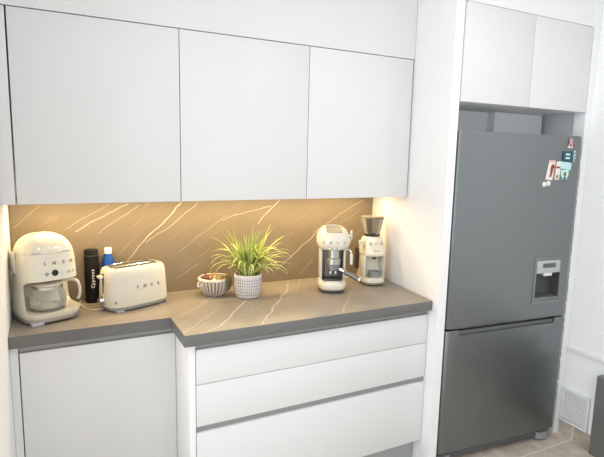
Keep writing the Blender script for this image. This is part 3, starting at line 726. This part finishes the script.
# steam wand and lever on the right
b = NB(); tube(b, spline([(.064, -.020, .228), (.084, -.030, .228), (.092, -.036, .215), (.093, -.040, .185)]), .0045, 10); sw = obj('steam_wand', b, 'chrome', es)
b = NB(); tube(b, [(.093, -.040, .205), (.0935, -.042, .158), (.0935, -.042, .150)], [.0075, .0075, .005], 14); obj('sleeve', b, 'whiteplastic', sw)
b = NB(); tube(b, [(.083, .0, .285), (.092, -.004, .285)], .018, 24); sk = obj('steam_knob', b, 'chrome', es)
b = NB(); box(b, .088, .100, -.012, .004, .278, .330, .005, 3); obj('lever', b, 'cream', sk)

# ------------------------------------------------------------------ coffee grinder
gr = thing('coffee_grinder', 'cream coffee grinder with a smoky bean hopper by the tall panel', 'coffee grinder', (1.7425, -.190, ZC), math.radians(-12))
b = NB(); loft(b, [(0, .057, .076, 3), (.006, .060, .080, 3)], 48); obj('foot_plate', b, 'black', gr)
b = NB(); loft(b, [(.0062, .062, .083, 3), (.018, .064, .085, 3)], 48); obj('base_ring', b, 'metal', gr)
b = NB(); loft(b, [(.0182, .064, .085, 3), (.030, .064, .085, 3), (.040, .061, .081, 3), (.043, .056, .076, 3)], 48); obj('base', b, 'cream', gr)
b = NB(); loft(b, [(z, x, y, 4, 0, oy) for z, x, y, oy in ((.0405, .060, .044, .034), (.10, .0585, .040, .036), (.17, .057, .038, .037), (.205, .056, .038, .036))], 48); obj('column', b, 'cream', gr)
for s in (-1, 1):
    b = NB(); prism(b, [(s*.061, .02), (s*.061, -.045), (s*.054, -.050), (s*.051, .02)] if s > 0 else [(s*.051, .02), (s*.054, -.050), (s*.061, -.045), (s*.061, .02)], .041, .168, .001); obj('side_post', b, 'cream', gr)
b = NB(); loft(b, [(z, x, y, 3.2, 0, oy) for z, x, y, oy in ((.163, .058, .070, .002), (.170, .063, .078, 0), (.182, .064, .080, 0), (.196, .062, .074, .003), (.228, .057, .067, .006), (.254, .050, .059, .008), (.268, .043, .050, .008), (.272, .038, .044, .008))], 56); gd = obj('head', b, 'cream', gr)
for x, z, r, m in ((-.032, .236, .0085, 'metal'), (.032, .236, .0085, 'metal'), (-.008, .194, .0055, 'dgrey'), (.010, .194, .0055, 'dgrey'), (0, .240, .009, 'creamdark')):
    y, nx, ny = on_ring(.055 if z > .21 else .062, .0625 if z > .21 else .071, 3.2, x)
    b = NB(); disc_front(b, x, y+.003, z, r, .004, nx, ny); obj('button' if r < .007 else 'dial', b, m, gd)
b = NB(); lathe(b, [(.008, .144), (.012, .150), (.014, .1625)], 20, 0, -.038); obj('spout', b, 'dgrey', gr)
b = NB(); loft(b, [(.0432, .030, .024, 4, 0, -.040), (.047, .030, .024, 4, 0, -.040)], 32); obj('grounds_tray', b, 'metal', gr)
b = NB(); loft(b, [(.0472, .024, .020, 5, 0, -.040), (.078, .027, .022, 5, 0, -.040)], 32, True, False); loft(b, [(.078, .024, .019, 5, 0, -.040), (.050, .021, .017, 5, 0, -.040)], 32, False, True); obj('grounds_cup', b, 'mgrey', gr)
b = NB(); lathe(b, [(.040, .2725), (.044, .274), (.044, .283), (.040, .285)], 36, 0, .008); obj('collar', b, 'black', gr)
b = NB(); lathe(b, [(.041, .2852), (.045, .297), (.0625, .375)], 40, 0, .008, True, False); lathe(b, [(.0605, .375), (.043, .297), (.039, .287)], 40, 0, .008, False, True); hp = obj('hopper', b, 'smoke', gr); gr.scale = (1, 1, .972)
b = NB(); lathe(b, [(.0635, .3752), (.0645, .377), (.0645, .380), (.060, .3825), (.02, .383)], 40, 0, .008); obj('hopper_lid', b, 'smoke', hp)
b = NB(); prism(b, [(-.052, -.03), (-.086, -.040), (-.090, -.026), (-.052, .004)], .228, .254, .003); b.transform(Matrix.Translation((0, 0, 0))); lv = obj('lever', b, 'cream', gr)
b = NB(); box(b, -.072, -.060, .034, .076, .075, .198, .005, 3); obj('rear_block', b, 'brown', gr)  # plain dark brown block at the left rear
g_i = (Matrix.Translation((1.7425, -.190, ZC))@Matrix.Rotation(math.radians(-12), 4, 'Z')).inverted()
b = NB(); tube(b, spline([g_i@Vector(p) for p in ((1.676, -.150, .930), (1.660, -.140, .930), (1.630, -.110, .922), (1.610, -.06, .906), (1.60, .010, .904))]), .003, 8); obj('power_cord', b, 'cord', gr)

# ------------------------------------------------------------------ light
w = bpy.data.worlds.new('daylight'); sc.world = w; w.use_nodes = True
bg = w.node_tree.nodes['Background']; bg.inputs[0].default_value = (.915, .96, 1, 1); bg.inputs[1].default_value = 1.14
def area(name, loc, rot, sx, sy, power, col, spread=PI):
    l = bpy.data.lights.new(name, 'AREA'); l.shape = 'RECTANGLE'; l.size = sx; l.size_y = sy; l.energy = power; l.color = col; l.spread = spread
    o = bpy.data.objects.new(name, l); C.objects.link(o); o.location = loc; o.rotation_euler = rot
    return o
area('led_strip_light', (.93, -.115, ZUB-.002), (0, 0, 0), 1.74, .012, 9.3, (1, .745, .40))
for x, y in ((.4, -1.7), (1.6, -1.5), (2.3, -1.9), (1.2, -3.0)):
    area('ceiling_lamp_light', (x, y, CEIL-.01), (0, 0, 0), .25, .25, 4, (1, .98, .96))
area('side_fill_light', (-1.15, -1.9, 1.45), (0, -PI/2, 0), 2.2, 1.7, 34, (.93, .97, 1))  # added fill from the left to brighten the side panel and right wall

# ------------------------------------------------------------------ camera
yaw, pitch, roll, f = -.46764, -.14469, .02233, 497.03
fwv = Vector((-math.sin(yaw)*math.cos(pitch), math.cos(yaw)*math.cos(pitch), math.sin(pitch)))
r = Vector((math.cos(yaw), math.sin(yaw), 0)); u = r.cross(fwv)
r2 = math.cos(roll)*r+math.sin(roll)*u; u2 = -math.sin(roll)*r+math.cos(roll)*u
cam = bpy.data.cameras.new('camera'); co = bpy.data.objects.new('camera', cam); C.objects.link(co)
mm = Matrix((r2, u2, -fwv)).transposed().to_4x4(); mm.translation = (.17202, -2.4355, 1.592)
co.matrix_world = mm
cam.sensor_width = 36; cam.sensor_fit = 'HORIZONTAL'; cam.lens = f/604*36; cam.clip_start = .02
sc.camera = co
sc.view_settings.view_transform = 'Standard'; sc.view_settings.look = 'None'; sc.view_settings.gamma = 1
sc.view_settings.exposure = 0.11
sc.cycles.use_denoising = True
